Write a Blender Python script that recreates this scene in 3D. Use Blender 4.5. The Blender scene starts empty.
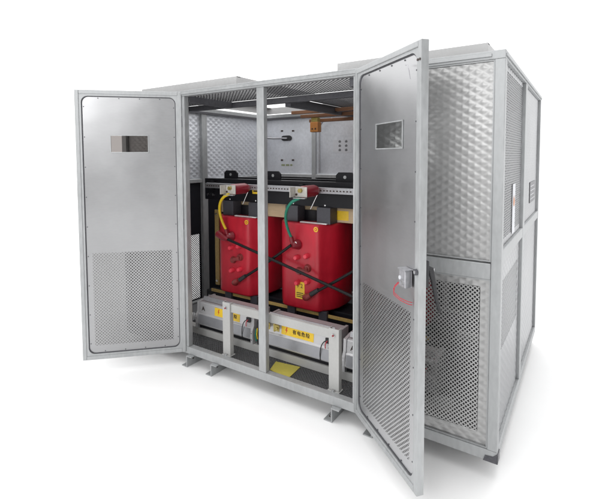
import bpy, bmesh, math, random
from mathutils import Vector, Matrix
random.seed(7)
sc = bpy.context.scene
COL = sc.collection
PI = math.pi

# ------------------------------------------------------------------ dimensions (metres)
XL, W, D, H = -0.82, 2.415, 2.13, 2.2       # enclosure: left, right, depth, height
XM, XR = 0.8144, 1.5665                     # centre mullion, hinge of the right door
GZ = -0.10                                  # floor level (enclosure stands on 10 cm feet)
A1, A2 = 0.789, 0.69658                     # door angles

# ------------------------------------------------------------------ materials
def new_mat(name):
    m = bpy.data.materials.new(name); m.use_nodes = True
    nt = m.node_tree; b = nt.nodes['Principled BSDF']
    return m, nt, b

def metal(name, col, rough, metallic=1.0, noise=60, nstr=0.12, bump=0.0, stretch=(1,1,1), rvar=0.12, big=0.1, warp=0.0, spec=0.5):
    
    m, nt, b = new_mat(name)
    N, L = nt.nodes, nt.links
    tc = N.new('ShaderNodeTexCoord'); mp = N.new('ShaderNodeMapping'); mp.inputs['Scale'].default_value = stretch
    L.new(tc.outputs['Object'], mp.inputs['Vector'])
    n1 = N.new('ShaderNodeTexNoise'); n1.inputs['Scale'].default_value = noise; n1.inputs['Detail'].default_value = 5
    n2 = N.new('ShaderNodeTexNoise'); n2.inputs['Scale'].default_value = 2.3; n2.inputs['Detail'].default_value = 4
    L.new(mp.outputs[0], n1.inputs['Vector']); L.new(tc.outputs['Object'], n2.inputs['Vector'])
    def mr(src, lo, hi):
        r = N.new('ShaderNodeMapRange'); r.inputs['From Min'].default_value = .3; r.inputs['From Max'].default_value = .7
        r.inputs['To Min'].default_value = lo; r.inputs['To Max'].default_value = hi; L.new(src, r.inputs['Value']); return r.outputs[0]
    a = mr(n1.outputs['Fac'], 1-nstr, 1+nstr); c = mr(n2.outputs['Fac'], 1-big, 1+big)
    mu = N.new('ShaderNodeMath'); mu.operation = 'MULTIPLY'; L.new(a, mu.inputs[0]); L.new(c, mu.inputs[1])
    vm = N.new('ShaderNodeVectorMath'); vm.operation = 'SCALE'; vm.inputs[0].default_value = col; L.new(mu.outputs[0], vm.inputs['Scale'])
    L.new(vm.outputs[0], b.inputs['Base Color'])
    rr = mr(n2.outputs['Fac'], rough-rvar*.5, rough+rvar*.5); ad = N.new('ShaderNodeMath'); ad.operation = 'ADD'
    r2 = mr(n1.outputs['Fac'], -rvar*.4, rvar*.4); L.new(rr, ad.inputs[0]); L.new(r2, ad.inputs[1]); L.new(ad.outputs[0], b.inputs['Roughness'])
    b.inputs['Metallic'].default_value = metallic
    if bump:
        bp = N.new('ShaderNodeBump'); bp.inputs['Strength'].default_value = bump; bp.inputs['Distance'].default_value = .002
        L.new(n1.outputs['Fac'], bp.inputs['Height']); L.new(bp.outputs[0], b.inputs['Normal'])
    b.inputs['Specular IOR Level'].default_value = spec
    if warp:
        n3 = N.new('ShaderNodeTexNoise'); n3.inputs['Scale'].default_value = 1.7; n3.inputs['Detail'].default_value = 2
        L.new(tc.outputs['Object'], n3.inputs['Vector'])
        w = N.new('ShaderNodeBump'); w.inputs['Strength'].default_value = 1; w.inputs['Distance'].default_value = warp
        L.new(n3.outputs['Fac'], w.inputs['Height'])
        if bump: L.new(w.outputs[0], bp.inputs['Normal'])
        else: L.new(w.outputs[0], b.inputs['Normal'])
    return m

M = {}
M['frame'] = metal('galvanised_frame_steel', (.385,.395,.40), .5, .5, 45, .09, .05, (1,1,.35), .12, .10)
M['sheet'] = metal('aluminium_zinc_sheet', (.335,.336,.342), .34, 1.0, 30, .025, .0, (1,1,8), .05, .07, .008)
M['rsheet'] = metal('lightened_aluminium_zinc_sheet', (.47,.472,.48), .34, 1.0, 30, .025, .0, (1,1,8), .05, .08, .008)  # same sheet as the left door, base lightened against dark reflections
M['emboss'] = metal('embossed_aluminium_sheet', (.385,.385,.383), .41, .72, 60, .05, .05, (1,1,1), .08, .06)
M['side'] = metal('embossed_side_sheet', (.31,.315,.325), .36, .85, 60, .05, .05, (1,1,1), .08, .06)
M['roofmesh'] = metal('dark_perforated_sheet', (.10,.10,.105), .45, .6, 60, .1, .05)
M['beam'] = metal('shaded_roof_beam', (.09,.09,.10), .5, .3, 60, .1, .05)
M['inner'] = metal('interior_metal_sheet', (.74,.76,.80), .42, .6, 40, .06, .05)
M['mesh'] = metal('perforated_galvanised_sheet', (.28,.28,.29), .4, .9, 60, .1, .05)
M['black'] = metal('black_painted_steel', (.007,.007,.010), .5, 0, 60, .2, .08, spec=.3)
M['darkpanel'] = metal('near_black_sheet', (.010,.010,.014), .5, 0, 60, .2, .05, spec=.3)  # near-black base colour for the lower wall panels
M['white'] = metal('off_white_painted_steel', (.40,.40,.39), .45, 0, 60, .03, .05)
M['fan'] = metal('brushed_light_aluminium', (.52,.52,.53), .36, .4, 40, .03, .0, (1,12,12))
M['fanroll'] = metal('grey_fan_cover', (.30,.305,.325), .35, .5, 40, .03, .0)
M['strut'] = metal('zinc_strut_channel', (.42,.42,.44), .4, .8, 60, .1, .05)
M['resin'] = metal('red_cast_resin', (.46,.011,.028), .42, 0, 18, .10, .14, (1,1,.3), .14, .12, .003)
M['insred'] = metal('dark_red_insulator', (.20,.008,.018), .35, 0, 40, .08, .04)
M['pink'] = metal('bright_red_terminal_cap', (.72,.04,.07), .35, 0, 40, .06, .04)
M['brownred'] = metal('brown_red_terminal_block', (.22,.03,.03), .4, 0, 60, .2, .06)
M['grey'] = metal('grey_moulded_spacer', (.05,.05,.06), .5, 0, 60, .1, .08)
M['tan'] = metal('tan_glass_fibre_board', (.42,.29,.10), .5, 0, 70, .15, .05)
M['cream'] = metal('cream_pressboard', (.50,.38,.24), .6, 0, 40, .12, .05, (.3,1,6))
M['brass'] = metal('brass_bracket', (.38,.31,.10), .35, .8, 60, .15, .05)
M['copper'] = metal('brown_copper_bar', (.20,.10,.055), .42, .5, 30, .15, .05, (.2,1,1))
M['orange'] = metal('orange_plastic', (.42,.17,.04), .4, 0, 50, .1, .04)
M['cable'] = metal('black_cable_sheath', (.008,.008,.009), .5, 0, 90, .2, .05, spec=.3)
M['rubber'] = metal('black_rubber', (.02,.02,.022), .6, 0, 80, .2, .08)
M['gasket'] = metal('dark_grey_gasket', (.08,.08,.09), .4, .3, 80, .2, .05)
M['yellow'] = metal('yellow_cable_sheath', (.70,.50,.02), .4, 0, 50, .06, .03)
M['green'] = metal('green_cable_sheath', (.01,.20,.13), .4, 0, 50, .06, .03)
M['wirered'] = metal('red_wire_sheath', (.50,.03,.05), .4, 0, 50, .06, .03)
M['label'] = metal('yellow_label_film', (.78,.52,.03), .4, 0, 50, .05, .02)
M['pad'] = metal('yellow_card', (.42,.36,.06), .6, 0, 50, .08, .05)
M['ink'] = metal('dark_printing_ink', (.03,.015,.01), .5, 0, 50, .05)
M['inkred'] = metal('red_printing_ink', (.55,.04,.02), .5, 0, 50, .05)
M['inkgreen'] = metal('olive_printing_ink', (.22,.25,.10), .5, 0, 50, .05)
M['inkorange'] = metal('orange_printing_ink', (.55,.22,.10), .5, 0, 50, .05)
M['whitelabel'] = metal('white_label_film', (.70,.70,.70), .4, 0, 50, .03)
M['paint'] = metal('white_painted_sheet', (.46,.46,.46), .45, 0, 50, .04, .05)
M['sticker'] = metal('pale_grey_film', (.62,.63,.66), .45, .2, 50, .03)
M['faint'] = metal('grey_printing_ink', (.16,.16,.17), .5, 0, 50, .05)
M['cream2'] = metal('light_zinc_terminal_plate', (.50,.48,.45), .4, .3, 50, .1, .05)
M['chrome'] = metal('bright_zinc_bolt', (.65,.65,.66), .25, 1, 60, .08)
def glass():
    m, nt, b = new_mat('clear_window_glass')
    b.inputs['Base Color'].default_value = (.93,.94,.94,1); b.inputs['Roughness'].default_value = .03
    b.inputs['Transmission Weight'].default_value = 1; b.inputs['IOR'].default_value = 1.1
    return m
M['glass'] = glass()
m_, nt_, b_ = new_mat('dark_dimming_film'); b_.inputs['Base Color'].default_value = (.05,.045,.042,1); b_.inputs['Roughness'].default_value = .6; b_.inputs['Alpha'].default_value = .62; M['dimfilm'] = m_  # translucent dark layer, made up to dim the view through the door holes
M['tint'] = glass(); M['tint'].name = 'darkened_window_glass'; M['tint'].node_tree.nodes['Principled BSDF'].inputs['Base Color'].default_value = (.26,.24,.23,1)  # left pane darkened to stand in for dark surroundings beyond it

# ------------------------------------------------------------------ mesh builder
class MB:
    def __init__(s): s.v = []; s.f = []; s.mi = []; s.sm = []; s.mats = []; s.cur = 0
    def mat(s, key):
        if key not in s.mats: s.mats.append(key)
        s.cur = s.mats.index(key); return s
    def add(s, vs, fs, smooth=False):
        o = len(s.v); s.v += [tuple(q) for q in vs]
        for f in fs: s.f.append([o+i for i in f]); s.mi.append(s.cur); s.sm.append(smooth)
        return s
    def box(s, x0, x1, y0, y1, z0, z1, c=0.0):
        if c <= 0:
            vs = [(x,y,z) for z in (z0,z1) for y in (y0,y1) for x in (x0,x1)]
            return s.add(vs, [(0,2,3,1),(4,5,7,6),(0,1,5,4),(2,6,7,3),(0,4,6,2),(1,3,7,5)])
        bm = bmesh.new(); bmesh.ops.create_cube(bm, size=1)
        for v in bm.verts: v.co = Vector(((x0+x1)/2+v.co.x*(x1-x0), (y0+y1)/2+v.co.y*(y1-y0), (z0+z1)/2+v.co.z*(z1-z0)))
        bmesh.ops.bevel(bm, geom=list(bm.edges), offset=c, segments=2, profile=.6, affect='EDGES')
        bm.verts.index_update(); s.add([v.co for v in bm.verts], [[v.index for v in f.verts] for f in bm.faces]); bm.free(); return s
    def tube(s, pts, r, n=10, caps=True, closed=False):
        pts = [Vector(p) for p in pts]; m = len(pts); rings = []
        rad = r if isinstance(r, (list, tuple)) else [r]*m
        up = None
        for i, p in enumerate(pts):
            if closed: t = pts[(i+1) % m]-pts[i-1]
            else: t = pts[min(i+1, m-1)]-pts[max(i-1, 0)]
            t.normalize()
            if up is None:
                up = Vector((0,0,1)) if abs(t.z) < .9 else Vector((0,1,0))
            sd = t.cross(up); sd.normalize(); up = sd.cross(t); up.normalize()
            rings.append([p+rad[i]*(math.cos(2*PI*k/n)*sd+math.sin(2*PI*k/n)*up) for k in range(n)])
        vs = [q for rg in rings for q in rg]; fs = []
        for i in range(m if closed else m-1):
            a = i*n; b = ((i+1) % m)*n
            for k in range(n): fs.append((a+k, a+(k+1) % n, b+(k+1) % n, b+k))
        s.add(vs, fs, True)
        if caps and not closed:
            s.add(rings[0], [tuple(range(n))[::-1]]); s.add(rings[-1], [tuple(range(n))])
        return s
    def cyl(s, a, b, r, n=16): return s.tube([a, b], r, n)
    def prism(s, prof, x0, x1, axis='X'):
        # profile of (a,b) pairs extruded along an axis
        def P(a, b, t): return {'X': (t,a,b), 'Y': (a,t,b), 'Z': (a,b,t)}[axis]
        n = len(prof); vs = [P(a,b,x0) for a,b in prof]+[P(a,b,x1) for a,b in prof]
        return s.add(vs, [tuple(range(n))[::-1], tuple(range(n, 2*n))]+[(i, (i+1) % n, n+(i+1) % n, n+i) for i in range(n)])
    def build(s, name, parent=None, loc=(0,0,0), mat=None, merge=False):
        me = bpy.data.meshes.new(name); me.from_pydata(s.v, [], s.f)
        for k in (s.mats or [mat]): me.materials.append(M[k])
        me.polygons.foreach_set('material_index', s.mi); me.polygons.foreach_set('use_smooth', s.sm)
        if merge:
            bm = bmesh.new(); bm.from_mesh(me); bmesh.ops.remove_doubles(bm, verts=bm.verts, dist=1e-5); bm.to_mesh(me); bm.free()
        bm = bmesh.new(); bm.from_mesh(me); bmesh.ops.recalc_face_normals(bm, faces=bm.faces) if not merge else None; bm.to_mesh(me); bm.free()
        me.update()
        o = bpy.data.objects.new(name, me); COL.objects.link(o)
        if parent: o.parent = parent
        o.location = loc
        return o

def pieces(mb, name, parent, loc=(0,0,0)):
    """one object for every separate piece of the builder (pieces that touch stay together)"""
    par = list(range(len(mb.v)))
    def find(a):
        while par[a] != a: par[a] = par[par[a]]; a = par[a]
        return a
    for f in mb.f:
        for i in f[1:]: par[find(i)] = find(f[0])
    comp = {}
    for i in range(len(mb.v)): comp.setdefault(find(i), []).append(i)
    boxes = []
    for r_, ids in comp.items():
        lo = [min(mb.v[i][k] for i in ids)-.0012 for k in range(3)]; hi = [max(mb.v[i][k] for i in ids)+.0012 for k in range(3)]
        boxes.append([lo, hi, {r_}])
    ch = True
    while ch:
        ch = False
        for i in range(len(boxes)):
            for j in range(i+1, len(boxes)):
                a, b = boxes[i], boxes[j]
                if all(a[0][k] <= b[1][k] and b[0][k] <= a[1][k] for k in range(3)):
                    boxes[i] = [[min(a[0][k], b[0][k]) for k in range(3)], [max(a[1][k], b[1][k]) for k in range(3)], a[2] | b[2]]
                    boxes.pop(j); ch = True; break
            if ch: break
    out = []
    for lo, hi, rs in boxes:
        n = MB(); n.mats = mb.mats; mp = {}
        for f, mi, sm in zip(mb.f, mb.mi, mb.sm):
            if find(f[0]) in rs:
                n.f.append([mp.setdefault(i, len(mp)) for i in f]); n.mi.append(mi); n.sm.append(sm)
        n.v = [None]*len(mp)
        for i, j in mp.items(): n.v[j] = mb.v[i]
        out.append(n.build(name, parent, loc))
    return out

def tag(o, label=None, cat=None, group=None, kind=None):
    if label: o['label'] = label
    if cat: o['category'] = cat
    if group: o['group'] = group
    if kind: o['kind'] = kind
    return o
def empty(name, loc, label, cat, group=None):
    o = bpy.data.objects.new(name, None); COL.objects.link(o); o.location = loc; o.empty_display_size = .1
    return tag(o, label, cat, group)

def text_mesh(body, size, mat, name, parent, loc, rot, depth=.0006, align='CENTER', bold=0, sp=1):
    cu = bpy.data.curves.new(name, 'FONT'); cu.body = body; cu.size = size; cu.extrude = depth; cu.align_x = align; cu.align_y = 'CENTER'; cu.offset = bold; cu.space_character = sp
    ob = bpy.data.objects.new(name+'_tmp', cu)
    me = bpy.data.meshes.new_from_object(ob); me.name = name; bpy.data.objects.remove(ob); bpy.data.curves.remove(cu)
    me.materials.clear(); me.materials.append(M[mat])
    o = bpy.data.objects.new(name, me); COL.objects.link(o); o.parent = parent; o.location = loc; o.rotation_euler = rot
    return o

# ---- sheet with perforated, open and embossed regions --------------------------------
def emb_h(u, v, a=.040, b=.0265, A=.0029):
    best = 0
    for (ou, ov, sg) in ((0, 0, 1), (a, b, -1)):
        iu = round((u-ou)/(2*a)); iv = round((v-ov)/(2*b))
        du = (u-ou-iu*2*a)/a; dv = (v-ov-iv*2*b)/b
        m = abs(du)+abs(dv)
        if m < 1:
            hsh = math.sin(iu*12.9+iv*78.2+ou*311)*.5
            best = A*((1-m))*(1+.7*du*(.6+hsh)+1.15*dv)
    return best

def sheet(mb, u0, u1, v0, v1, F, perf=(), holes=(), emboss=False, ea=1.0, h=.0125, q=.0076, es=.005, esc=1.0):
    """F(u,v,d) -> xyz.  perf, holes: rects (a,b,c,d) = u range, v range."""
    us = sorted({u0, u1, *[x for r in list(perf)+list(holes) for x in r[:2]]}); vs = sorted({v0, v1, *[x for r in list(perf)+list(holes) for x in r[2:]]})
    def inside(r, a, b): return r[0]-1e-6 < a < r[1]+1e-6 and r[2]-1e-6 < b < r[3]+1e-6
    for i in range(len(us)-1):
        for j in range(len(vs)-1):
            a, b, c, d = us[i], us[i+1], vs[j], vs[j+1]; cu, cv = (a+b)/2, (c+d)/2
            if any(inside(r, cu, cv) for r in perf) or any(inside(r, cu, cv) for r in holes): continue
            if not emboss: mb.add([F(a,c,0), F(b,c,0), F(b,d,0), F(a,d,0)], [(0,1,2,3)])
            else:
                nu = max(1, int((b-a)/es)); nv = max(1, int((d-c)/es)); P = []
                for jj in range(nv+1):
                    for ii in range(nu+1):
                        uu = a+(b-a)*ii/nu; vv = c+(d-c)*jj/nv
                        P.append(F(uu, vv, emb_h(uu/esc, vv/esc)*esc*ea))
                mb.add(P, [(jj*(nu+1)+ii, jj*(nu+1)+ii+1, (jj+1)*(nu+1)+ii+1, (jj+1)*(nu+1)+ii) for jj in range(nv) for ii in range(nu)], True)
    for (a, b, c, d) in perf:
        nu = max(2, round((b-a)/h)); nv = max(2, round((d-c)/h)); hu = (b-a)/nu; hv = (d-c)/nv
        for j in range(nv):
            for i in range(nu):
                x, y = a+i*hu, c+j*hv
                if (i+j) % 2 == 0: pl = [(q,0),(hu,0),(hu,hv-q),(hu-q,hv),(0,hv),(0,q)]
                else: pl = [(0,0),(hu-q,0),(hu,q),(hu,hv),(q,hv),(0,hv-q)]
                mb.add([F(x+s_, y+t_, 0) for s_, t_ in pl], [(0,1,2,3,4,5)])

def solid(o, t, off=0.0):
    md = o.modifiers.new('thickness', 'SOLIDIFY'); md.thickness = t; md.offset = off; return o

# ------------------------------------------------------------------ the setting
fl = MB(); fl.add([(-30,-30,GZ),(30,-30,GZ),(30,30,GZ),(-30,30,GZ)], [(0,1,2,3)])
M['floor'] = metal('white_studio_floor', (.88,.88,.88), .8, 0, 8, .004, 0, (1,1,1), .02, .004)
fo = fl.build('floor', mat='floor'); tag(fo, 'plain white studio floor under the enclosure', 'floor', kind='structure')

# ------------------------------------------------------------------ enclosure
CX, CY = (XL+W)/2, D/2
encl = empty('transformer_enclosure', (CX, CY, GZ), 'large galvanised metal transformer enclosure with two open doors and perforated panels', 'enclosure')
EO = (-CX, -CY, -GZ)
def ep(mb, name, mat=None, **k): return mb.build(name, encl, EO, mat, **k)

# frame : posts and beams butted together
f = MB().mat('frame'); cb = .004
P = .05
f.box(XL, XL+.065, 0, P, .0602, 2.1548, cb); f.box(W-.052, W, 0, .052, .0602, 2.1548, cb)
f.box(XM-.033, XM+.033, .003, .045, .0602, 2.1548, cb)
f.box(-.055, .028, .002, .05, .0602, 2.1548, cb); f.box(XR-.012, XR+.06, .002, .05, .0602, 2.1548, cb)
f.box(XL, W, 0, .055, 0, .06, cb)                      # sill
f.box(XL, W, 0, .055, 2.155, H, cb)                    # head
f.box(XL+.001, W-.066, -.010, -.0005, 2.168, 2.185, .002)  # drip strip
f.box(XL, W, D-.055, D, 0, .06, cb); f.box(XL, W, D-.055, D, 2.155, H, cb)
for x0 in (XL, W-.055):
    f.box(x0, x0+.055, .0555, D-.0555, 0, .06, cb); f.box(x0, x0+.055, .0555, D-.0555, 2.155, H, cb)
    f.box(x0, x0+.055, D-.055, D, .0602, 2.1548, cb)
f.box(W+.0005, W+.008, .012, D-.01, 2.166, 2.182, .002)
for x0 in (-.03, .77, 1.57): f.box(x0, x0+.055, D-.05, D-.004, .0602, 2.1548, cb)
f.box(XL+.002, XL+.05, .97, 1.05, .0602, 2.1548, cb)
f.box(W-.05, W-.001, .93, 1.02, .0602, 2.1548, cb)
# middle rails
f.box(XR+.0605, W-.0525, .003, .045, .995, 1.082, cb); f.box(XL+.0655, -.0555, .003, .045, .995, 1.09, cb)
for a, b in ((.0555, .9295), (1.0205, D-.0555)): f.box(W-.048, W-.002, a, b, 1.085, 1.15, cb)
for a, b in ((XL+.0555, -.0305), (.0255, .7695), (.8255, 1.5695), (1.6255, W-.0555)): f.box(a, b, D-.05, D-.006, 1.40, 1.44, cb)
for a, b in ((.0555, .9695), (1.0505, D-.0555)): f.box(XL+.003, XL+.045, a, b, 1.375, 1.415, cb)
# roof beams, the shade under the roof put into their dark grey
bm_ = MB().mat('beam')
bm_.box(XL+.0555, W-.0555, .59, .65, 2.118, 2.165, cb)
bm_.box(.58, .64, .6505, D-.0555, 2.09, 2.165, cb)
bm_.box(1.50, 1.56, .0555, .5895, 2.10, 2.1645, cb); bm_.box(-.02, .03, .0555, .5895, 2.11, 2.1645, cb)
bm_.box(XL+.0555, W-.0555, D-.066, D-.0553, 2.135, 2.158); bm_.box(XL+.0553, XL+.064, .0555, D-.0665, 2.135, 2.158)  # dark trim strips, shade on the wall top beams given as colour
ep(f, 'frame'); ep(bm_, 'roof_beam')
# darker corner shoes and gussets
c = MB().mat('gasket')
c.prism([(W-.07,-.002),(W+.003,-.002),(W+.003,.055),(W-.02,.032),(W-.06,.028)], -.004, -.0003, 'Y'); c.box(W+.0003, W+.004, -.004, .06, -.002, .05, .001)
pieces(c, 'corner_plate', encl, EO)
# roof mesh
r = MB().mat('roofmesh')
FZ = lambda z: (lambda u, v, d: (u, v, z+d))
sheet(r, XL+.056, W-.056, .056, .589, FZ(2.168), perf=[(XL+.09, W-.09, .075, .575)], h=.0165, q=.0112)
sheet(r, .641, W-.056, .651, D-.056, FZ(2.168), perf=[(.68, W-.09, .68, 2.04)], h=.0165, q=.0112)
solid(ep(r, 'roof_mesh', merge=True), .002)
def collar(x0, x1, y0, y1, z0, z1):
    k = MB().mat('paint'); t = .006
    k.box(x0, x1, y0, y0+t, z0, z1, .001); k.box(x0, x1, y1-t, y1, z0, z1, .001)
    k.box(x0, x0+t, y0+t, y1-t, z0, z1); k.box(x1-t, x1, y0+t, y1-t, z0, z1)
    k.box(x0, x1, y0+t, y0+.05, z1-.006, z1-.0005); k.box(x1-.05, x1-t, y0+.051, y1-t, z1-.006, z1-.0005); k.box(x0+t, x0+.05, y0+.051, y1-t, z1-.006, z1-.0005)
    return k
ep(collar(-.64, .51, .10, 2.02, 2.2005, 2.28), 'roof_collar'); ep(collar(1.39, 2.31, .10, 2.02, 2.2005, 2.268), 'roof_collar')
# floor mesh
r = MB().mat('roofmesh')
sheet(r, XL+.056, W-.056, .056, D-.056, FZ(.048), perf=[(XL+.08, W-.08, .07, .62)], h=.0125, q=.0068)
solid(ep(r, 'floor_mesh', merge=True), .002)

# fixed front panels : upper embossed, lower embossed border + perforated middle
FY = lambda y: (lambda u, v, d: (u, y-d, v))
for (a, b) in ((XR+.061, W-.053), (XL+.066, -.056)):
    m = MB().mat('emboss'); sheet(m, a, b, 1.083, 2.154, FY(.022), emboss=True, esc=.86)
    o = ep(m, 'fixed_panel', merge=True); solid(o, .0015, -1)
    m = MB().mat('emboss'); sheet(m, a, b, .061, .994, FY(.022), perf=[(a+.045, b-.055, .135, .945)], emboss=True, esc=.86, h=.0120, q=.0072)
    o = ep(m, 'perforated_panel', merge=True); solid(o, .0015, -1)
    m = MB().mat('frame')                                   # thin bead round each panel
    for z0, z1 in ((1.091, 2.154), (.061, .994)):
        m.box(a, a+.006, .008, .02, z0, z1); m.box(b-.006, b, .008, .02, z0, z1); m.box(a+.006, b-.006, .008, .02, z0, z0+.006); m.box(a+.006, b-.006, .008, .02, z1-.006, z1)
    pieces(m, 'panel_bead', encl, EO)
# right side panels (seen from outside)
FXo = lambda x: (lambda u, v, d: (x+d, u, v))
for k, (a, b) in enumerate(((.056, .929), (1.021, D-.056))):
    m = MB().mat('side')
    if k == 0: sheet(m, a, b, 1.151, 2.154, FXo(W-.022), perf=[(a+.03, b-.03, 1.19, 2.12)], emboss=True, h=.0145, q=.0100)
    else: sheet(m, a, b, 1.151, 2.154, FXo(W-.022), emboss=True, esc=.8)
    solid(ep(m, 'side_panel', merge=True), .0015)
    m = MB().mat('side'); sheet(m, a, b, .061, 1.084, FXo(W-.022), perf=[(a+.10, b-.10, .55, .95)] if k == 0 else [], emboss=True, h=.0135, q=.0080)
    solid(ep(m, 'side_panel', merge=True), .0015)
# left wall : embossed above, dark perforated below
FXi = lambda x: (lambda u, v, d: (x+d, u, v))
for (a, b) in ((.056, .969), (1.051, D-.056)):
    m = MB().mat('inner'); sheet(m, a, b, 1.416, 2.154, FXi(XL+.012), emboss=True, es=.008, esc=1.1, ea=1.3)
    solid(ep(m, 'side_panel', merge=True), .0015, 1)
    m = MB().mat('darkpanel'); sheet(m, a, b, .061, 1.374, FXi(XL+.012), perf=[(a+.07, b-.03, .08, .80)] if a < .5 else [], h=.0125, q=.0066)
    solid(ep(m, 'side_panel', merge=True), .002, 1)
# back wall
bays = ((XL+.056, -.031), (.026, .769), (.826, 1.569), (1.626, W-.056))
for (a, b) in bays:
    m = MB().mat('inner'); m.box(a, b, D-.02, D-.017, 1.441, 2.154); ep(m, 'back_panel')
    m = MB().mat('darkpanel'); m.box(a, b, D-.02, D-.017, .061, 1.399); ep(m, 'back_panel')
# back-wall fittings : bolts, slot, door latch, printed strip, sticker
yb = D-.0205
m = MB().mat('ink')
for x, z in ((-.493,1.99),(-.32,1.985),(-.496,1.616),(-.324,1.616)): m.box(x-.016, x+.016, yb-.008, yb, z-.009, z+.009, .002)
pieces(m, 'panel_bolt', encl, EO)
m = MB().mat('rubber'); pts = [(-.42+.045*math.cos(t)+(.035 if math.cos(t) > 0 else -.035), 1.895+.034*math.sin(t)) for t in [2*PI*i/24 for i in range(24)]]
m.prism(pts, yb-.012, yb, 'Y'); slot = ep(m, 'cable_slot')
m = MB().mat('strut').tube([(-.80,yb-.10,1.915),(-.70,yb-.08,1.905),(-.60,yb-.05,1.895),(-.50,yb-.03,1.895),(-.40,yb-.02,1.89)], .011, 8); ep(m, 'conduit')
m = MB().mat('inkgreen')
for i in range(15):
    if i not in (5, 11): m.box(-.505+i*.0115, -.497+i*.0115, yb-.0015, yb, 1.540, 1.562)
ep(m, 'printed_strip')
m = MB().mat('sticker').box(.26, .50, yb-.0015, yb, 1.70, 1.86); st = ep(m, 'sticker')
m = MB().mat('faint')
for i in range(3):
    for j in range(2):
        x, z = .345+j*.085, 1.735+i*.05
        m.add([(x-.014,yb-.0022,z-.014),(x+.014,yb-.0022,z-.014),(x+.018,yb-.0022,z+.004),(x,yb-.0022,z+.017),(x-.018,yb-.0022,z+.003)], [(0,1,2,3,4)])
pieces(m, 'printed_mark', st)
m = MB().mat('strut')
for z in (1.6, 1.85, 2.05):
    for x in (.055, .045+.70): m.box(x, x+.012, yb-.006, yb, z, z+.012)
pieces(m, 'panel_screw', encl, EO)

# Z shaped feet
def foot(x, y0, y1):
    k = MB().mat('frame')
    k.box(x, x+.008, y0, y1, GZ+.0005, -.009, .001)
    k.box(x-.055, x-.0005, y0, y1, GZ+.0005, GZ+.0085, .001)
    k.box(x, x+.06, y0, y1, -.0085, -.0005, .001)
    k.mat('ink').cyl((x-.028, y0+.05, GZ+.0085), (x-.028, y0+.05, GZ+.0105), .011, 14)
    k.mat('chrome').cyl((x-.028, y0+.05, GZ+.0105), (x-.028, y0+.05, GZ+.017), .006, 6)
    k.mat('ink').cyl((x+.0082, y0+.07, -.045), (x+.0095, y0+.07, -.045), .009, 12)
    return k
for x in (.035, .315, 1.415, 1.70):
    ep(foot(x, -.035 if x > 0 and x < 2 else .02, .26), 'foot'); ep(foot(x, D-.26, D+.02), 'foot')

# floor clamp frame in the doorway (two uprights and a cross bar)
def clamp():
    k = MB().mat('white')
    for x in (.356, 1.340):
        w = .079
        k.box(x, x+w, .070, .078, .058, .488, .003)
        k.box(x, x+.006, .0785, .112, .058, .488, .002); k.box(x+w-.006, x+w, .0785, .112, .058, .488, .002)
        k.box(x-.006, x+w+.006, .056, .125, .0495, .0575, .003)
    k.box(.4355, 1.3395, .082, .090, .412, .476, .003); k.box(.4355, 1.3395, .0905, .110, .469, .476, .002)
    return k
cl = ep(clamp(), 'clamp_frame')
m = MB()
for x in (.3955, 1.3795):
    m.mat('chrome').cyl((x, .060, .445), (x, .0695, .445), .012, 6); m.mat('brownred').cyl((x, .056, .445), (x, .060, .445), .008, 10)
    m.mat('chrome').cyl((x, .063, .058), (x, .063, .070), .012, 6)
pieces(m, 'bolt', cl)

# copper bars under the roof, with an orange insulator
m = MB().mat('copper')
for i, (y, z) in enumerate(((1.45, 2.115), (1.60, 2.085), (1.75, 2.045))): m.box(.10+.02*i, W-.12, y, y+.05, z, z+.035, .003)
pieces(m, 'busbar', encl, EO)
m = MB().mat('orange').box(.245, .345, 1.60, 1.68, 1.925, 2.035, .008); m.mat('brass').box(.255, .335, 1.61, 1.67, 2.0355, 2.083, .002)
m.mat('ink').cyl((.275,1.598,1.96),(.275,1.6,1.96),.010,10); m.cyl((.315,1.598,1.96),(.315,1.6,1.96),.010,10); ep(m, 'bar_insulator')
m = MB().mat('strut').tube([(.30,2.02,2.10),(.20,2.04,2.095),(.14,2.05,2.07),(.105,2.05,2.02),(.10,2.05,1.90),(.10,2.05,1.46)], .011, 8); ep(m, 'conduit')

# side sign and plate
m = MB().mat('sticker').box(W-.0185, W-.0155, .50, .61, 1.17, 1.48); so = ep(m, 'warning_sign')
m = MB().mat('inkorange'); x = W-.0148
m.add([(x,.54,1.34),(x,.57,1.34),(x,.595,1.365),(x,.57,1.41),(x,.556,1.38),(x,.53,1.405),(x,.518,1.365)], [(0,1,2,3,4,5,6)])
pieces(m, 'sign_print', so)
m = MB().mat('gasket').box(W-.0185, W-.0155, 1.50, 1.90, 1.27, 1.44); po = ep(m, 'rating_plate')
m = MB().mat('strut')
for i in range(4): m.box(W-.0154, W-.0150, 1.53, 1.87-.05*(i % 2), 1.295+i*.035, 1.303+i*.035)
pieces(m, 'plate_print', po)

# ------------------------------------------------------------------ doors
def rrect(u0, u1, v0, v1, r, n=6):
    pts = []
    for cu, cv, a0 in ((u1-r, v0+r, -90), (u1-r, v1-r, 0), (u0+r, v1-r, 90), (u0+r, v0+r, 180)):
        for i in range(n+1):
            a = math.radians(a0+90*i/n); pts.append((cu+r*math.cos(a), cv+r*math.sin(a)))
    return pts

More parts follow.
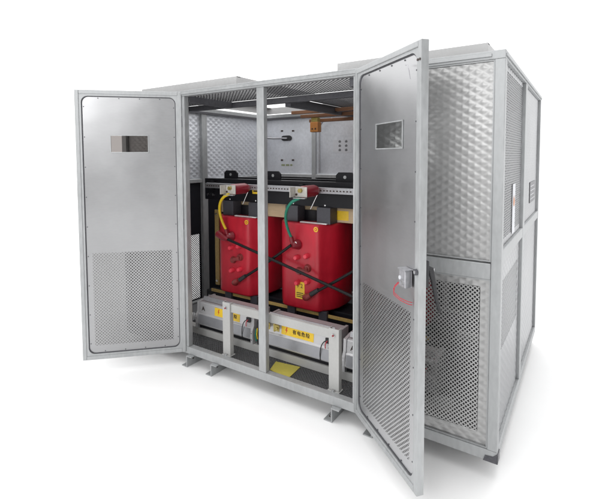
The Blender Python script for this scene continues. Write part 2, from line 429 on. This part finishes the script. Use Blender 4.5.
def door(L, theta, hinge, mirror, label, sheetmat):
    """local: x runs from hinge to free edge, y<0 is the side that faces the room when the door is shut, inner side y=0."""
    sgn = -1 if mirror else 1
    z0, z1, t = .0125, 2.19, .040
    S = lambda u, v, d: (u, d, v)
    k = MB().mat('frame')
    O = t*1.0
    # outer rim: box section ring. inner face at d=0, outer face at d=O
    w = .030
    for a, b, c, d in ((0, w, z0, z1), (L-w, L, z0, z1), (w+.0003, L-w-.0003, z0, z0+w), (w+.0003, L-w-.0003, z1-w, z1)):
        k.box(a, b, 0, O, c, d, .0035)
    # inner flange with rounded opening, set 3 mm back
    w2 = .046; r = .050; n = 6
    inner = rrect(w2, L-w2, z0+w2, z1-w2, r, n); d = .006
    outer = []
    for (a, b) in inner:
        i = len(outer)//(n+1); cu, cv = [(L-w, z0+w), (L-w, z1-w), (w, z1-w), (w, z0+w)][i]
        outer.append((cu, cv))
    m_ = len(inner)
    for dd in (d, d+.002):
        k.add([S(a, b, dd) for a, b in inner]+[S(a, b, dd) for a, b in outer], [(i, (i+1) % m_, m_+(i+1) % m_, m_+i) for i in range(m_)])
    k.add([S(a, b, d) for a, b in inner]+[S(a, b, .0145) for a, b in inner], [(i, (i+1) % m_, m_+(i+1) % m_, m_+i) for i in range(m_)])
    o = k.build('door', encl, (hinge[0]-CX, hinge[1]-CY, -GZ), merge=False)
    o.rotation_euler.z = theta
    if mirror: pass
    o['label'] = label
    # skin
    s = MB().mat(sheetmat)
    a, b = w+.001, L-w-.001
    wa, wb = .27, .553
    sheet(s, a, b, z0+w+.001, z1-w-.001, lambda u, v, d_: (u, .0165, v), perf=[(.10, L-.095, .125, .885)], holes=[(wa, wb, 1.70, 1.832)], h=.0125, q=.0074)
    so_ = solid(s.build('door_sheet', o, merge=True), .0015)
    g = MB().mat('gasket')
    pts = rrect(w2+.004, L-w2-.004, z0+w2+.004, z1-w2-.004, r, 8)
    g.tube([(u, .0135, v) for u, v in pts], .0030, 6, closed=True); g.build('gasket', o)
    sn = MB().mat('dimfilm').box(.095, L-.09, .0195, .0200, .12, .89); sn.build('added_dimming_film', o)  # added film behind the perforations, darkens the holes
    # window
    wn = MB().mat('frame')
    for (p0, p1, q0, q1) in ((wa-.006, wb+.006, 1.694, 1.700), (wa-.006, wb+.006, 1.832, 1.838), (wa-.006, wa, 1.7002, 1.8318), (wb, wb+.006, 1.7002, 1.8318)):
        wn.box(p0, p1, O-.0300, O-.0255, q0, q1)
    wn = wn.build('window', o)
    gl = MB().mat('glass' if sheetmat == 'rsheet' else 'tint').box(wa+.0005, wb-.0005, O-.0252, O-.0212, 1.7005, 1.8315); gl.build('pane', wn)
    # rivets on the flange
    rv = MB().mat('gasket')
    for i in range(9):
        v = z0+.13+i*(z1-z0-.26)/8
        for u in (w2+.016, L-w2-.016): rv.cyl((u, .0125, v), (u, .0153, v), .0042, 8)
    for i in range(4):
        u = .17+i*(L-.34)/3
        for v in (z0+w2+.016, z1-w2-.016): rv.cyl((u, .0125, v), (u, .0153, v), .0042, 8)
    pieces(rv, 'rivet', o)
    # hinges on the hinge edge
    for v in (.25, 1.1, 1.95):
        hm = MB().mat('frame').cyl((-.006, .02, v-.05), (-.006, .02, v+.05), .009, 12)
        hm.mat('gasket').box(-.004, .0, .004, .036, v-.045, v+.045); hm.build('hinge', o)
    return o

# Doors are built with x along the leaf and +y away from the room side that is seen here.
# left: leaf direction (-cos A1, -sin A1)
def leaf(dirx, diry, outn):
    """returns z rotation and whether +y local equals the outward normal"""
    return math.atan2(diry, dirx)
ldir = (-math.cos(A1), -math.sin(A1)); rdir = (math.cos(A2), -math.sin(A2))
# local +y after rotation = (-diry, dirx). left: (sinA1,-cosA1)... the far side of the left leaf is (-sinA1, cosA1) -> flip with negative scale avoided: mirror geometry
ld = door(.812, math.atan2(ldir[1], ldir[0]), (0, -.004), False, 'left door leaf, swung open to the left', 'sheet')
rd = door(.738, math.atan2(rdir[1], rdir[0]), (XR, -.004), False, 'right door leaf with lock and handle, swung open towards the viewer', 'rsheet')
# for the left leaf local +y points towards the viewer: turn its meshes over in y so that the thickness lies behind the inner face
def flip_y(o):
    if o.type == 'MESH':
        for v in o.data.vertices: v.co.y = -v.co.y
        o.data.flip_normals(); o.data.update()
    for ch in o.children: flip_y(ch)
flip_y(ld)

# lock, wires and handle on the right leaf (local x along leaf, y>0 outwards)
m = MB().mat('whitelabel'); zl = 1.06
m.mat('strut').box(.600, .668, -.050, -.0005, zl+.040, zl+.046, .002); m.box(.604, .664, -.044, -.004, zl-.045, zl+.0395, .004)
lk = m.build('lock', rd, (0,.014,0))
m = MB().mat('sticker').cyl((.622, -.050, zl+.00), (.622, -.0445, zl+.00), .010, 14); m.mat('chrome').cyl((.648, -.050, zl-.02), (.648, -.0445, zl-.02), .010, 12); m.build('lock_cylinder', lk)
m = MB().mat('wirered')
for i in range(2):
    m.tube([(.60+.008*i, -.03, zl-.03), (.575, -.035-.006*i, zl-.055-.012*i), (.585, -.045, zl-.085-.012*i), (.62, -.03, zl-.105-.010*i), (.655, -.005, zl-.115-.012*i), (.662, .013, zl-.118-.012*i)], .0019, 6)
pieces(m, 'wire', rd)
m = MB().mat('gasket').cyl((.718, -.010, 1.108), (.718, -.0005, 1.108), .015, 18); m.mat('chrome').cyl((.718, -.013, 1.108), (.718, -.0105, 1.108), .009, 14); m.build('cam_lock', rd)
m = MB().mat('rubber').box(.700, .732, .041, .060, 1.03, 1.16, .006)
m.tube([(.712, .060, 1.12), (.714, .078, 1.115), (.718, .090, 1.06), (.724, .105, .97), (.732, .120, .905)], [.015, .016, .012, .009, .007], 10)
hn = m.build('handle', rd)
m = MB().mat('chrome').box(.7075, .7195, .080, .0965, 1.085, 1.12, .003); m.build('handle_badge', hn)
m = MB().mat('ink')
for v in (2.10,): m.mat('ink').cyl((.709, -.004, v), (.709, -.0005, v), .006, 10).cyl((.727, -.004, v), (.727, -.0005, v), .006, 10)
pieces(m, 'screw', rd)
m = MB().mat('strut').tube([(.61, -.006, 2.095), (.64, -.014, 2.09), (.655, -.014, 2.06), (.66, -.010, 2.02)], .0018, 8); m.build('earth_wire', rd)

# ------------------------------------------------------------------ transformer
TX, TY = .76, .87
trf = empty('dry_type_transformer', (TX, TY, .049), 'dry type transformer with three red cast coils and black clamps inside the enclosure', 'transformer')
TO = (-TX, -TY, -.049)
def tp(mb, name, **k): return mb.build(name, trf, TO, **k)
# base beams
m = MB().mat('white'); m.box(-.60, 2.12, .25, .256, .0505, .112, .002); m.box(-.60, 2.12, .2565, .32, .106, .112, .002); m.box(-.60, 2.12, .2565, .32, .0505, .056, .002); tp(m, 'base_beam')
m = MB().mat('white'); m.box(-.60, 2.12, 1.42, 1.48, .0505, .112, .003); tp(m, 'base_beam')
m = MB().mat('black')
for x in (-.30, 1.72): m.box(x, x+.10, .3205, 1.4195, .0505, .106, .003)
pieces(m, 'cross_beam', trf, TO)
# core
m = MB().mat('black')
for i in range(3): m.cyl((.02+.74*i, TY, .33), (.02+.74*i, TY, 1.19), .13, 24)
m.box(-.12, 1.64, TY-.10, TY+.10, 1.19, 1.42, .01); m.box(-.12, 1.64, TY-.10, TY+.10, .11, .33, .01); tp(m, 'core')
# clamps
for y0, y1 in ((.66, .76), (.98, 1.08)):
    for z0, z1 in ((1.235, 1.445), (.1125, .305)):
        yy = y0 if y0 < .8 else y1-.008
        m = MB().mat('black'); m.box(-.42, 1.95, yy, yy+.008, z0, z1, .002)
        ya, yb_ = (y0+.0085, y1) if y0 < .8 else (y0, y1-.0085)
        m.box(-.42, 1.95, ya, yb_, z1-.008, z1, .001); m.box(-.42, 1.95, ya, yb_, z0, z0+.008, .001)
        m.mat('chrome')
        if y0 < .8:
            for x in (-.37, -.30, 1.83, 1.90):
                for z in (z0+.05, z1-.05): m.cyl((x, yy-.014, z), (x, yy-.0005, z), .014, 6)
        tp(m, 'clamp_beam')
for x in (-.14, .38, 1.12, 1.66):
    m = MB().mat('black')
    pts = [(x-.085, 1.4455), (x+.085, 1.4455), (x+.085, 1.50), (x+.06, 1.525), (x-.06, 1.525), (x-.085, 1.50)]
    m.prism(pts, .735, .75, 'Y'); m.mat('frame').cyl((x, .733, 1.485), (x, .7348, 1.485), .014, 14); tp(m, 'lifting_lug')
# tie plates and side board
m = MB().mat('tan'); m.box(-.372, -.318, .74, .755, .345, 1.12, .003); m.mat('chrome').cyl((-.345,.730,1.08),(-.345,.7395,1.08),.012,6).cyl((-.345,.730,.39),(-.345,.7395,.39),.012,6)
tp(m, 'side_board')
m = MB().mat('cream'); m.box(-.30, 1.82, .765, .79, 1.10, 1.232, .004); tp(m, 'pressboard_strip')
m = MB().mat('tan'); m.box(-.34, 1.86, .645, .655, .306, .335, .003); tp(m, 'pressboard_strip')
m = MB().mat('label').box(.20, .30, .655, .6585, 1.315, 1.365); m.mat('ink').box(.212, .288, .653, .6545, 1.334, 1.346); tp(m, 'caution_label')
m = MB().mat('label').box(1.02, 1.14, .764, .7645, 1.12, 1.20); tp(m, 'caution_label')
# strut channel with holes
m = MB().mat('strut'); m.box(-.34, 1.90, .585, .592, 1.356, 1.404, .002); m.box(-.34, 1.90, .5925, .63, 1.398, 1.404, .001); m.box(-.34, 1.90, .5925, .63, 1.356, 1.362, .001)
m.mat('ink')
for i in range(74): x = -.32+i*.03; m.box(x, x+.015, .5835, .5848, 1.374, 1.384)
for x in (-.30, .75, 1.86): m.mat('black').box(x-.02, x+.02, .6305, .6595, 1.34, 1.42, .002)
tp(m, 'bus_rail')

LIGHTNING = [(0,.5),(-.22,-.05),(-.02,-.05),(-.12,-.5),(.24,.08),(.04,.08),(.2,.5)]
def make_coil(cx, idx):
    lx = .045 if idx else 0
    # plan outline: round winding with a flat terminal block at the front
    R_ = .290; pl = []
    a0, a1 = -40, 220
    for i in range(33):
        a = math.radians(a0+(a1-a0)*i/32); ca, sa = math.cos(a), math.sin(a); k_ = 1/(abs(ca)**2.8+abs(sa)**2.8)**(1/2.8); pl.append((R_*k_*ca, R_*k_*sa))
    pl += [(-.200, -.240), (-.186, -.280), (-.160, -.298), (-.13, -.302), (.15, -.302), (.180, -.299), (.196, -.285), (.204, -.262)]
    k = MB().mat('resin'); n = len(pl)
    z0, z1 = .362, 1.095
    lv = [(z0, .955), (z0+.004, .975), (z0+.010, .99), (z0+.02, 1), (z1-.016, 1), (z1-.008, .99), (z1-.003, .978), (z1, .965)]
    vs = []
    for z, s_ in lv: vs += [(cx+a*s_, TY+b*s_, z) for a, b in pl]
    fs = []
    for j in range(len(lv)-1):
        for i in range(n): fs.append((j*n+i, j*n+(i+1) % n, (j+1)*n+(i+1) % n, (j+1)*n+i))
    k.add(vs, fs, True); k.add([(cx+a*.965, TY+b*.965, z1) for a, b in pl], [tuple(range(n))]); k.add([(cx+a*.955, TY+b*.955, z0) for a, b in pl], [tuple(range(n))[::-1]])
    co = tp(k, 'coil')
    if idx == 1: co['label'] = 'middle red coil with yellow voltage sticker'
    yf = TY-.302
    # tap caps
    for x, z in ((-.015, .805), (.083, .828), (-.008, .59), (.09, .612)):
        k = MB().mat('pink').tube([(cx+x, yf, z), (cx+x, yf-.030, z), (cx+x, yf-.040, z)], [.023, .022, .015], 16); k.build('tap_cap', co)
    k = MB().mat('brownred')
    for x, z in ((.005, .69), (.09, .725)):
        k.tube([(cx+x, yf+.001, z), (cx+x, yf-.022, z)], [.036, .026], 14); k.cyl((cx+x, yf-.030, z), (cx+x, yf-.022, z), .012, 6)
    k.prism([(cx+x, z) for x, z in ((-.005,.675),(.10,.705),(.10,.735),(-.005,.705))], yf-.034, yf-.030, 'Y')
    k.build('tap_link', co)
    # upper and lower terminals with cable sleeves
    k = MB().mat('insred'); k.tube([(cx-.01, yf+.001, .915), (cx-.02, yf-.03, .915), (cx-.035, yf-.055, .912)], [.045, .036, .024], 14)
    k.mat('chrome').cyl((cx-.004, yf-.045, .935), (cx-.004, yf-.033, .935), .012, 6)
    k.build('upper_terminal', co)
    k = MB().mat('brownred'); k.tube([(cx+lx+.03, yf+.001, .478), (cx+lx+.035, yf-.025, .482), (cx+lx+.065, yf-.04, .498), (cx+lx+.10, yf-.045, .52)], [.030, .028, .025, .021], 14); k.build('lower_terminal', co)
    # round emblem
    k = MB().mat('label').cyl((cx+.168, yf-.002, 1.058), (cx+.168, yf+.003, 1.058), .021, 18)
    k.mat('inkred').cyl((cx+.168, yf-.003, 1.058), (cx+.168, yf-.0021, 1.058), .013, 14); k.mat('label').cyl((cx+.168, yf-.004, 1.058), (cx+.168, yf-.0031, 1.058), .006, 12); k.build('round_emblem', co)
    # white paper strip on the top
    k = MB().mat('whitelabel').box(cx-.02, cx+.24, TY-.255, TY-.225, z1+.0005, z1+.010, .002); k.build('top_spacer', co)
    # grey support blocks
    for zz, za in ((z1+.0005, .1395), (.3055, .056)):
        for x in (-.12, .20):
            k = MB().mat('grey').box(cx+x-.065, cx+x+.065, TY-.235, TY-.115, zz, zz+za, .006) if zz > 1 else MB().mat('grey').box(cx+x-.04, cx+x+.04, TY-.25, TY-.215, zz-.05, zz+za-.0005, .003)
            k.build('support_block', co)
    k = MB().mat('chrome')
    for x in (-.12, .20): k.cyl((cx+x, TY-.20, z1+.14), (cx+x, TY-.20, z1+.175), .008, 8); k.cyl((cx+x, TY-.20, z1+.15), (cx+x, TY-.20, z1+.16), .015, 6)
    pieces(k, 'adjusting_bolt', co)
    return co
coils = [make_coil(.03+.742*i, i) for i in range(3)]
# voltage sticker on the middle coil
yf = TY-.302
s0 = .728+.008
m = MB().mat('label').box(s0, s0+.092, yf-.0022, yf-.0006, .452, .598); st = m.build('voltage_sticker', coils[1])
m = MB().mat('ink'); y = yf-.0030
m.add([(s0+.026+.035*a, y, .560+.045*b) for a, b in LIGHTNING], [(0,1,2,3,4,5,6)])
for i in range(3): m.box(s0+.012, s0+.08, y-.0001, y+.0003, .466+i*.016, .473+i*.016)
m.build('sticker_print', st)
text_mesh('2', .05, 'ink', 'sticker_number', st, (s0+.064, y, .562), (PI/2, 0, 0))

# post insulators
for i in range(3):
    x = .205+.735*i; z = 1.372+.008*i
    k = MB().mat('insred'); R_ = .048
    k.tube([(x, .584, z), (x, .565, z), (x-.004, .54, z), (x-.01, .44, z), (x-.014, .39, z), (x-.015, .375, z)], [.030, .040, R_, R_, .047, .040], 20)
    po = tp(k, 'post_insulator')
    k = MB().mat('cream2')
    k.box(x-.068, x+.040, .366, .3745, z-.040, z+.040, .002); k.box(x-.078, x-.070, .30, .3745, z-.040, z+.040, .002) ; k.mat('frame').box(x-.0695, x+.040, .335, .3655, z-.050, z-.044, .001)
    k.mat('brass').cyl((x-.015, .345, z+.012), (x-.015, .3658, z+.012), .018, 6); k.mat('ink').cyl((x-.055, .360, z-.02), (x-.055, .3655, z-.02), .009, 10)
    k.build('terminal_plate', po)

def bez(p0, p1, p2, p3, n=16):
    p0, p1, p2, p3 = map(Vector, (p0, p1, p2, p3)); return [(1-t)**3*p0+3*(1-t)**2*t*p1+3*(1-t)*t*t*p2+t**3*p3 for t in [i/n for i in range(n+1)]]
for i, mt in enumerate(('yellow', 'green', 'wirered')):
    x0 = .02+.74*i
    k = MB().mat(mt).tube(bez((x0+.16, .355, 1.33), (x0+.03, .36, 1.30), (x0-.08, .44, 1.16), (x0-.035, .52, .985)), .0125, 10)
    k.mat('insred').tube([(x0-.035, .52, .985), (x0-.03, .525, .955), (x0-.024, .53, .925)], [.017, .019, .019], 10)
    w = tp(k, 'phase_cable'); w['label'] = ('yellow', 'green', 'red')[i]+' curved cable from insulator to coil terminal'
# black delta cables
def cable(p0, p1, sag, rr=.0125):
    p0, p1 = Vector(p0), Vector(p1); d_ = p1-p0
    return bez(p0, p0+d_*.33-Vector((0,0,sag)), p0+d_*.66-Vector((0,0,sag)), p1, 24)
k = MB().mat('cable').tube(cable((-.02, .50, .905), (1.60, .478, .52), -.004), .0125, 10); k.mat('insred').tube([(-.10, .505, .935), (-.02, .50, .905), (.03, .498, .893)], [.036, .030, .016], 12); tp(k, 'delta_cable')
for i in range(2):
    a = .03+.742*i+(.03 if i else 0)
    k = MB().mat('cable').tube(cable((a+.125, .523, .53), (a+.70, .515, .915), .012), .0125, 10); k.mat('rubber').tube([(a+.118, .524, .525), (a+.19, .522, .575)], [.021, .017], 12); tp(k, 'delta_cable')
# thin stays behind the insulators
m = MB().mat('chrome')
for i in range(3): x = .13+.74*i; m.cyl((x, .60, 1.22), (x+.07, .60, 1.35), .005, 6)
pieces(m, 'stay_rod', trf, TO)

# ------------------------------------------------------------------ cross-flow cooling fans on the base beam
def make_fan(x0, label, ax=.072):
    L = .665; xc = x0+L/2
    root = empty('cooling_fan', (xc, .33, .1125), label, 'fan', 'cooling fans in a row under the coils')
    off = (-xc, -.33, -.1125)
    k = MB().mat('fan')
    prof = [(.242,.150),(.238,.160),(.250,.243),(.262,.252),(.270,.335),(.276,.343),(.36,.352),(.47,.352),(.47,.150)]
    k.prism(prof, x0+.022, x0+L-.022); h_ = k.build('housing', root, off)
    h_['label'] = 'long light grey fan housing'
    k = MB().mat('fanroll')
    k.prism([(.2355,.163),(.2370,.1725),(.2465,.238),(.2480,.238),(.2385,.170),(.2385,.163)], x0+.03, x0+L-.03); k.mat('black').box(x0+.03, x0+L-.03, .262, .45, .116, .1495); k.build('fan_roller_cover', root, off)
    for e in (x0, x0+L-.0215):
        k = MB().mat('fan'); ep_ = [(.236,.116),(.236,.225),(.256,.262),(.262,.348),(.36,.360),(.475,.360),(.475,.116)]
        k.prism(ep_, e, e+.0215); o = k.build('end_plate', root, off)
        k = MB().mat('chrome').cyl((e+.011, .2355, .15), (e+.011, .233, .15), .005, 8).cyl((e+.011, .2355, .205), (e+.011, .233, .205), .005, 8); pieces(k, 'screw', o)
    # upper hood plate
    k = MB().mat('strut'); k.add([(x0+.03,.300,.3535),(x0+L-.03,.300,.3535),(x0+L-.03,.318,.388),(x0+.03,.318,.388),(x0+.03,.306,.3535),(x0+L-.03,.306,.3535),(x0+L-.03,.324,.388),(x0+.03,.324,.388)], [(0,1,2,3),(7,6,5,4),(3,2,6,7),(0,3,7,4),(1,5,6,2)])
    k.build('hood_plate', root, off)
    # warning label on the sloping face
    sl = (.270-.262)/(.335-.252)
    lx0, lx1 = (x0+.212, x0+.505) if x0 < .3 else (x0+.182, x0+.480)
    Y_ = lambda z: .262+(z-.252)*sl
    k = MB().mat('label').add([(lx0,Y_(.258)-.0015,.258),(lx1,Y_(.258)-.0015,.258),(lx1,Y_(.329)-.0015,.329),(lx0,Y_(.329)-.0015,.329)], [(0,1,2,3)]); lb = k.build('warning_label', root, off)
    tilt = PI/2-math.atan(sl)
    k = MB().mat('inkred').add([(lx0+.048+.045*a, Y_(.294)-.0028+.05*b*sl, .294+.052*b) for a, b in LIGHTNING], [(0,1,2,3,4,5,6)]); k.build('lightning_mark', lb)
    text_mesh('\u6709\u7535\u5371\u9669', .036, 'ink', 'lettering', lb, ((lx0+lx1)/2+.035, Y_(.294)-.0026, .294), (PI/2-math.atan(sl), 0, 0), bold=.0006, sp=1.25)
    t_ = text_mesh('A', .055, 'ink', 'letter_mark', root, (x0+ax-xc, .2466-.33-.0012, .232-.1125+.02), (PI/2, 0, 0), bold=.0006)
    t_.location = (x0+ax-xc, Y_(.290)-.0026-.33, .290-.1125)
    # terminal wires at the right end
    k = MB().mat('cable').tube(bez((x0+L-.07, .262, .30), (x0+L-.10, .225, .30), (x0+L-.12, .235, .22), (x0+L-.11, .235, .15)), .0035, 6)
    k.mat('wirered').tube(bez((x0+L-.05, .262, .31), (x0+L-.06, .235, .31), (x0+L-.075, .235, .28), (x0+L-.07, .24, .25)), .0035, 6)
    k.mat('rubber').box(x0+L-.075, x0+L-.035, .246, .2605, .285, .325, .003)
    pieces(k, 'wire', root, off)
    # brass clips on the top edge
    k = MB().mat('brass')
    for xx in (x0+.055, x0+.145):
        k.box(xx, xx+.014, .205, .262, .288, .352, .003); k.box(xx+.0145, xx+.055, .205, .213, .296, .345, .003); k.cyl((xx+.035, .197, .32), (xx+.035, .2045, .32), .012, 6)
    if .3 < x0 < 1: pieces(k, 'brass_clip', root, off)
    return root
make_fan(-.135, 'silver cooling fan unit under the left red coil, behind the left clamp upright')
make_fan(.622, 'silver cooling fan unit with two brass clips, right of the centre mullion', .028)
make_fan(1.355, 'rightmost silver cooling fan unit, mostly hidden by the open right door')
# cable connector between the first two fans
k = MB().mat('rubber').box(-.02, .02, -.03, .03, 0, .20, .006); k.mat('green').tube([(-.024,-.033,.03),(-.03,-.04,.08),(-.024,-.034,.13)], .005, 6); k.mat('yellow').tube([(-.012,-.033,.05),(-.012,-.042,.09),(-.012,-.034,.14)], .005, 6)
cn = k.build('cable_connector', None, (.578, .29, .1125)); tag(cn, 'black upright cable connector with green and yellow wires between two cooling fans', 'connector')
# yellow card on the mesh floor
k = MB().mat('pad'); k.add([(-.085,-.075,0),(.105,-.115,0),(.085,.085,0),(-.125,.055,0),(-.085,-.075,.003),(.105,-.115,.003),(.085,.085,.003),(-.125,.055,.003)], [(3,2,1,0),(4,5,6,7),(0,1,5,4),(1,2,6,5),(2,3,7,6),(3,0,4,7)])
pd = k.build('yellow_card', None, (.915, .15, .0505)); tag(pd, 'mustard yellow card lying flat on the mesh floor', 'card')

# ------------------------------------------------------------------ camera (fitted to the photograph)
cam = bpy.data.cameras.new('camera'); co = bpy.data.objects.new('camera', cam); COL.objects.link(co)
f_px, cx, cy = 433.53271, 294.54574, 181.75647
yaw, pitch, roll = -.59101, -.05703, -.00479
cam.sensor_fit = 'HORIZONTAL'; cam.sensor_width = 36; cam.lens = f_px/614*36
cam.shift_x = (307-cx)/614; cam.shift_y = (cy-249.5)/614; cam.clip_end = 200; cam.clip_start = .05
fw = Vector((math.sin(yaw)*math.cos(pitch), math.cos(yaw)*math.cos(pitch), math.sin(pitch)))
rt = Vector((math.cos(yaw), -math.sin(yaw), 0)); up = rt.cross(fw)
r2 = math.cos(roll)*rt+math.sin(roll)*up; u2 = -math.sin(roll)*rt+math.cos(roll)*up
mw = Matrix((r2, u2, -fw)).transposed().to_4x4(); mw.translation = Vector((2.7664, -2.4649, 1.65434)); co.matrix_world = mw
sc.camera = co

# ------------------------------------------------------------------ light: white studio world, darkened behind the camera for metal reflections, plus two added lamps
wd = bpy.data.worlds.new('World'); sc.world = wd; wd.use_nodes = True
nt = wd.node_tree; N, L = nt.nodes, nt.links; bg = N['Background']
tc = N.new('ShaderNodeTexCoord'); sx = N.new('ShaderNodeSeparateXYZ'); L.new(tc.outputs['Generated'], sx.inputs[0])
def mrange(src, a, b, c_, d_):
    r_ = N.new('ShaderNodeMapRange'); r_.interpolation_type = 'SMOOTHSTEP'
    for k_, v_ in zip(('From Min','From Max','To Min','To Max'), (a,b,c_,d_)): r_.inputs[k_].default_value = v_
    L.new(src, r_.inputs['Value']); return r_.outputs[0]
dt = N.new('ShaderNodeVectorMath'); dt.operation = 'DOT_PRODUCT'; L.new(tc.outputs['Generated'], dt.inputs[0]); dt.inputs[1].default_value = (-.56, .83, 0)
ny = mrange(dt.outputs['Value'], -.45, .5, .40, 1.62)
nz = mrange(sx.outputs['Z'], .05, .7, 0, .7)
ad = N.new('ShaderNodeMath'); ad.operation = 'ADD'; L.new(ny, ad.inputs[0]); L.new(nz, ad.inputs[1])
L.new(ad.outputs[0], bg.inputs['Strength']); bg.inputs['Color'].default_value = (1, 1, 1, 1)
def area(name, loc, target, size, sy, energy, col=(1,1,1)):
    l = bpy.data.lights.new(name, 'AREA'); l.shape = 'RECTANGLE'; l.size = size; l.size_y = sy; l.energy = energy; l.color = col
    o = bpy.data.objects.new(name, l); COL.objects.link(o); o.location = loc
    o.rotation_euler = (Vector(target)-Vector(loc)).to_track_quat('-Z', 'Y').to_euler(); return o
area('added_overhead_fill', (.8, .5, 6.5), (.8, .6, 0), 7, 7, 260)  # added lamp overhead, keeps the floor white
area('added_front_fill', (1.8, -5.5, 3.2), (.9, .3, .9), 2.2, 1.6, 90)  # added lamp out of view, brightens the front metal

sc.view_settings.view_transform = 'Standard'; sc.view_settings.look = 'None'; sc.view_settings.exposure = 0; sc.view_settings.gamma = 1
sc.render.engine = 'CYCLES'; sc.render.resolution_x = 1024; sc.render.resolution_y = 832
sc.cycles.max_bounces = 10; sc.cycles.use_denoising = True
